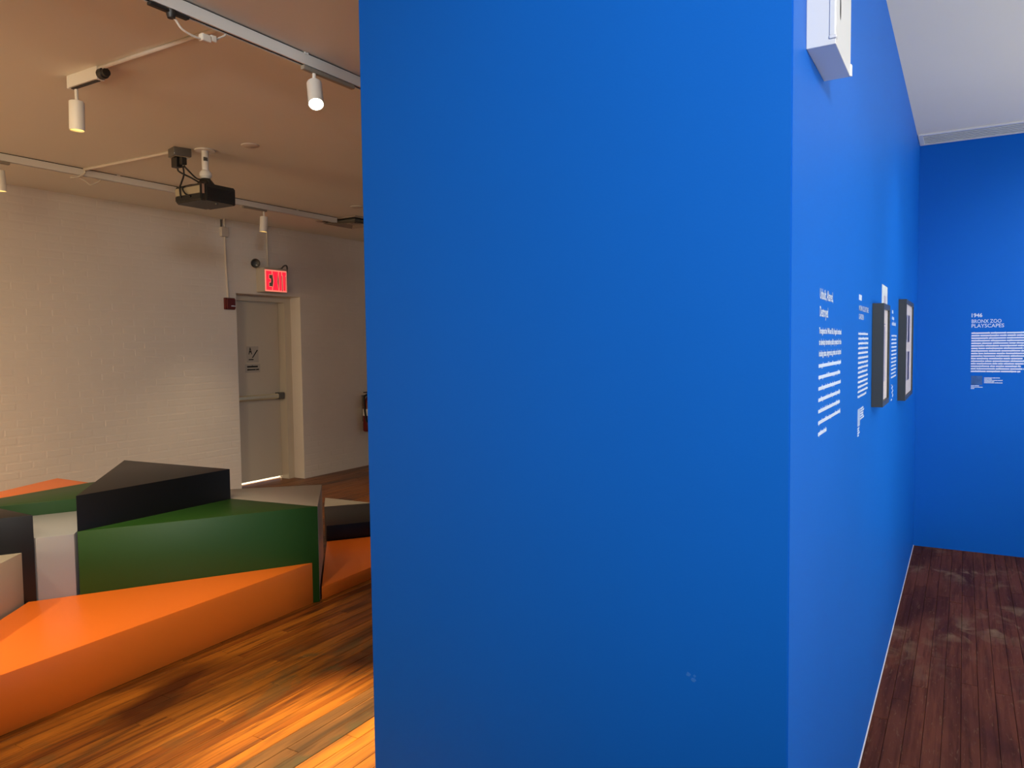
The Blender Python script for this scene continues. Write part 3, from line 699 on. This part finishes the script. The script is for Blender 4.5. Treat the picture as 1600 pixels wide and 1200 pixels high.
text('heading', 'MOMA SCULPTURE', VINYL, t, WO + EY * 2.872 + EZ * 1.7035, EY, EZ, EX, .0185, .30, .012)
text('heading', 'GARDEN', VINYL, t, WO + EY * 2.872 + EZ * 1.6735, EY, EZ, EX, .0185, .145, .012)
wall_lines('paragraph_line', t, WO + EY * 2.866, EY, EZ, EX, 1.619, 1.398, 14, .312, .0068, (.96, 1, 1, .98, .97, 1, .99, 1, .95, 1, .98, 1, 1, .85))
obj('thumbnail', quads(bmesh.new(), WO, EY, EZ, EX, [(2.872, 2.938, 1.297, 1.358)]), VINYLD, t)
wall_lines('caption_line', t, WO + EY * 2.950, EY, EZ, EX, 1.352, 1.316, 5, .115, .0052, (.8, 1, .8, .8, 1))
wall_lines('caption_line', t, WO + EY * 2.874, EY, EZ, EX, 1.287, 1.262, 4, .06, .0052, (.9, .7, 1, .6))
t = thing('wall_text', 'short white lettering column between the two framed pictures', 'wall text', (XS, 4.42, 1.28), 'white wall texts')
obj('year', quads(bmesh.new(), WO + EY * 4.262, EY, EZ, EX, [(k * .018, k * .018 + .013, 1.733, 1.750) for k in range(4)]), VINYL, t)
obj('heading', quads(bmesh.new(), WO + EY * 4.262, EY, EZ, EX, greek(.15, 1.702, .014, ga, (3, 5))), VINYLD, t)
obj('heading', quads(bmesh.new(), WO + EY * 4.262, EY, EZ, EX, greek(.25, 1.673, .015, ga, (6, 8))), VINYLD, t)
wall_lines('paragraph_line', t, WO + EY * 4.252, EY, EZ, EX, 1.617, 1.405, 12, .325, .0068, (1, .96, 1, 1, .97, 1, .98, 1, .95, 1, .9, 1, .8))
obj('signature', tube(bmesh.new(), [(XS + .001, 4.27, 1.372), (XS + .001, 4.33, 1.362), (XS + .001, 4.30, 1.350), (XS + .001, 4.36, 1.340), (XS + .001, 4.31, 1.328), (XS + .001, 4.36, 1.318), (XS + .001, 4.34, 1.306)], .0022, 6), VINYL, t)
obj('caption_line', quads(bmesh.new(), WO + EY * 4.262, EY, EZ, EX, greek(.07, 1.291, .006, ga)), VINYL, t)
# back wall text
BO = V((0, YB, 0)); EN = V((0, -1, 0))
t = thing('wall_text', 'white lettering headed 1946 Bronx Zoo Playscapes on the back blue wall', 'wall text', (.25, YB, 1.22), 'white wall texts')
text('year', '1946', VINYL, t, BO + EX * .042 + EZ * 1.7605, EX, EZ, EN, .0275, .068, .035)
text('heading', 'BRONX ZOO', VINYL, t, BO + EX * .043 + EZ * 1.7165, EX, EZ, EN, .0265, .186, .012)
text('heading', 'PLAYSCAPES', VINYL, t, BO + EX * .043 + EZ * 1.6830, EX, EZ, EN, .0265, .203, .012)
wall_lines('paragraph_line', t, BO + EX * .043, EX, EZ, EN, 1.6365, 1.3535, 16, .47, .0105, (.94, 1, .9, .96, .92, .97, .9, .95, .93, .98, .68, .95, .92, .66, .9, .655))
obj('thumbnail', quads(bmesh.new(), BO, EX, EZ, EN, [(.047, .118, 1.258, 1.325)]), PRINT, t)
wall_lines('caption_line', t, BO + EX * .129, EX, EZ, EN, 1.308, 1.272, 5, .115, .0056, (.85, .42, 1, .55, 1))
wall_lines('caption_line', t, BO + EX * .046, EX, EZ, EN, 1.249, 1.228, 3, .075, .0056, (.7, 1, .3))
# scuff on the blue face
bm = bmesh.new(); bl = []
for cx, cz, rr in ((-.538, .829, .0055), (-.526, .818, .006), (-.523, .828, .0035)):
    bl.append([(cx + rr * ga.uniform(.7, 1.15) * math.cos(2 * PI * k / 12), cz + rr * ga.uniform(.7, 1.15) * math.sin(2 * PI * k / 12)) for k in range(12)])
o = obj('paint_scuff', quads(bm, V((0, YF, 0)), EX, EZ, EN, bl, .0003), mat('pale_blue_scuff', (.03, .19, .66), .6, .3))
tag(o, 'small pale scuff mark low on the front of the blue wall', 'scuff')
